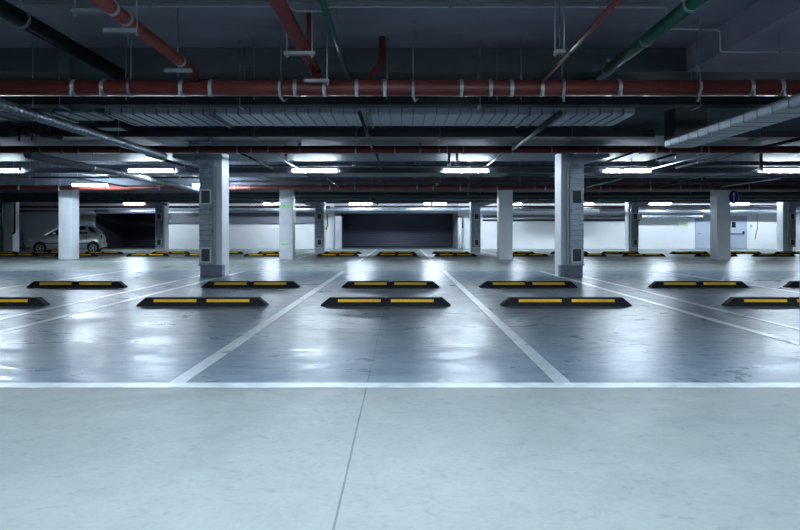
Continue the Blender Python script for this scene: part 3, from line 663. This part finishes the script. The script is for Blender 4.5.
# ------------------------------------------------------------------ things at the far wall
Y = 34.95
r = thing('hydrant_pipe', (X(327.5, Y), Y, 1.2), 'thin red pipe with valve on the white wall left of the dark shutter', 'pipe')
o = (X(327.5, Y), Y, 1.2)
MB().tube([(X(327.5, Y), Y, H(214, Y)), (X(327.5, Y), Y, H(226, Y)), (X(326, Y), Y, H(228, Y))], .035, 8).build('riser', 'hose', r, o)
MB().bevbox((X(326, Y)-.06, Y-.06, H(230, Y)), (X(326, Y)+.06, Y+.06, H(227.5, Y)), .02).build('valve', 'hose', r, o)
Y = 34.9
r = thing('hydrant_pipe', (X(461, Y), Y, 0), 'red and white riser with dark head right of the dark shutter', 'pipe'); o = (X(461, Y), Y, 0)
MB().tube([(X(460.5, Y), Y, 0), (X(460.5, Y), Y, H(225, Y))], .09, 10).build('white_riser', 'white', r, o)
MB().tube([(X(462.5, Y), Y, H(228, Y)), (X(462.5, Y), Y, H(217, Y)), (X(456, Y), Y, H(216.5, Y))], .035, 8).build('red_riser', 'hose', r, o)
tag(MB().bevbox((X(464, 34.9), 34.7, 0), (X(471, 34.9), 35, H(219, 34.9)), .02).build('wall_pilaster', 'column', None, (0, 0, 0)), 'narrow white pilaster right of the dark shutter recess', 'pilaster')
tag(MB().bevbox((X(335, 34.6), 34.5, 0), (X(341.5, 34.6), 35, H(216, 34.6)), .02).build('wall_pilaster', 'wallgrey', None, (0, 0, 0)), 'grey pilaster at the left edge of the dark shutter recess', 'pilaster')
Y = 34.97
tag(MB().tube([(X(757, Y), Y, H(214, Y)), (X(757.5, Y), Y, H(228, Y)), (X(755, Y), Y, H(239, Y))], .014, 6).build('loose_cable', 'black', None, (0, 0, 0)), 'thin cable hanging down the white wall right of the doors', 'cable')
tag(MB().tube([(X(22.5, Y), Y, H(232, Y)), (X(23, Y), Y, H(243, Y)), (X(25, Y), Y, H(248, Y))], .02, 6).build('loose_cable', 'black', None, (0, 0, 0)), 'thin cable hanging down the grey wall left of the car', 'cable')
tag(MB().bevbox((X(751, Y)-.07, Y-.05, H(227.5, Y)), (X(751, Y)+.07, Y, H(224.5, Y)), .01).build('wall_box', 'door', None, (0, 0, 0)), 'small pale box on the white wall right of the second door', 'box')
Y = 28.9
tag(MB().tube([(X(14.5, Y), Y, HC), (X(14.5, Y), Y, H(232, Y)), (X(13, Y), Y, H(234, Y))], .05, 8).build('downpipe', 'black', None, (0, 0, 0)), 'dark downpipe beside the far left column', 'pipe')
tag(MB().tube([(X(2, Y), Y, .0), (X(2, Y), Y, HC)], .06, 8).build('downpipe', 'bluepipe', None, (0, 0, 0)), 'grey upright pipe at the left edge of the view', 'pipe')

# ------------------------------------------------------------------ car (nose to the left)
def car():
    Lc, Wd = 3.62, 1.56
    r = thing('car', (X(68.5, 28.4), 28.4, 0), 'silver hatchback parked at the left behind the pale column, nose to the left', 'car', rz=math.radians(21))
    # stations: x, sill z, belt z, half width
    st = [(-1.81, .36, .56, .52), (-1.77, .24, .68, .66), (-1.6, .20, .76, .73), (-1.25, .20, .84, .765), (-.85, .20, .90, .78), (-.4, .20, .93, .78), (.2, .20, .95, .78), (.8, .20, .97, .78), (1.2, .20, .99, .77), (1.55, .22, 1.0, .74), (1.73, .28, .92, .70), (1.81, .36, .76, .6)]
    rings = []
    for x, s, b, h in st:
        m = (s+b)/2
        rings.append([(x, -h*.9, s), (x, -h, s+.08), (x, -h*1.0, m), (x, -h*.97, b-.06), (x, -h*.86, b), (x, 0, b+.03), (x, h*.86, b), (x, h*.97, b-.06), (x, h, m), (x, h, s+.08), (x, h*.9, s)])
    MB().loft(rings).build('car_body', 'silver', r)
    g = [(-.98, .90, .93, .62, .62), (-.35, .93, 1.30, .66, .52), (-.1, .94, 1.37, .67, .52), (.5, .95, 1.40, .67, .52), (1.1, .96, 1.36, .66, .51), (1.35, .97, 1.28, .65, .50), (1.62, .97, 1.02, .62, .56)]
    rings = [[(x, -a, z0), (x, -b, z1-.02), (x, -b*.85, z1), (x, b*.85, z1), (x, b, z1-.02), (x, a, z0)] for x, z0, z1, a, b in g]
    MB().loft(rings).build('window_glass', 'glass', r)
    roof = [[(x, -b*.99, z-.025), (x, -b*.85, z+.012), (x, b*.85, z+.012), (x, b*.99, z-.025), (x, 0, z-.03)] for x, z, b in ((-.35, 1.30, .53), (-.1, 1.37, .53), (.5, 1.40, .53), (1.1, 1.36, .52), (1.35, 1.28, .51))]
    MB().loft(roof).build('roof', 'silver', r)
    for s in (-1, 1):
        def bar(p, q, w=.035): return MB().sweep([p, q], [(-w, -.018), (w, -.018), (w, .018), (-w, .018)], False, up=(0, s, 0))
        mb = bar((-.98, s*.66, .93), (-.33, s*.545, 1.30)); mb.build('pillar', 'silver', r)
        bar((.35, s*.685, .95), (.30, s*.55, 1.38)).build('pillar', 'black', r)
        bar((1.12, s*.68, .97), (.98, s*.545, 1.36), .05).build('pillar', 'silver', r)
        bar((1.60, s*.64, .99), (1.33, s*.53, 1.28), .06).build('pillar', 'silver', r)
        MB().bevbox((-.62, s*.70, .93), (-.48, s*.90, 1.05), .03).build('wing_mirror', 'silver', r)
        MB().bevbox((-1.78, s*.42, .60), (-1.55, s*.72, .72), .04).build('headlamp', 'signwhite', r)
        MB().bevbox((1.66, s*.58, .76), (1.78, s*.70, .92), .03).build('tail_lamp', 'redlens', r)
        MB().box((-.12, s*.776, .30), (-.112, s*.786, .93)).box((.42, s*.776, .30), (.428, s*.786, .93)).box((1.0, s*.774, .55), (1.008, s*.784, .95)).build('door_gap', 'black', r)
        MB().bevbox((.22, s*.775, .80), (.36, s*.80, .83), .008).build('door_handle', 'silver', r)
        MB().bevbox((-1.2, s*.76, .48), (1.2, s*.795, .53), .01).build('side_moulding', 'tray', r)
        for x in (-1.22, 1.32):
            w = MB().tube([(x, s*.60, .26), (x, s*.64, .26), (x, s*.77, .26), (x, s*.79, .26)], .26, 24).build('wheel', 'tyre', r)
            rim = MB().tube([(x, s*.785, .26), (x, s*.80, .26)], .06, 12)
            rim.loft([[(x+q*math.cos(2*PI*k/20), s*y, .26+q*math.sin(2*PI*k/20)) for k in range(20)] for q, y in ((.18, .785), (.18, .797), (.15, .797), (.15, .785))], False, False)
            for k in range(5):
                t = 2*PI*k/5; rim.sweep([(x, s*.795, .26), (x+.16*math.cos(t), s*.795, .26+.16*math.sin(t))], [(-.02, -.008), (.02, -.008), (.02, .008), (-.02, .008)], False, up=(0, 1, 0))
            rim.build('rim', 'rim', w)
            MB().tube([(x, s*.74, .30), (x, s*.783, .30)], .31, 24).build('wheel_arch', 'black', r)
    MB().bevbox((-1.86, -.66, .30), (-1.70, .66, .46), .05).build('front_bumper', 'silver', r)
    MB().bevbox((1.70, -.68, .30), (1.87, .68, .52), .06).build('rear_bumper', 'silver', r)
    return r
c_ = car(); c_.scale = (.87, .95, .95)
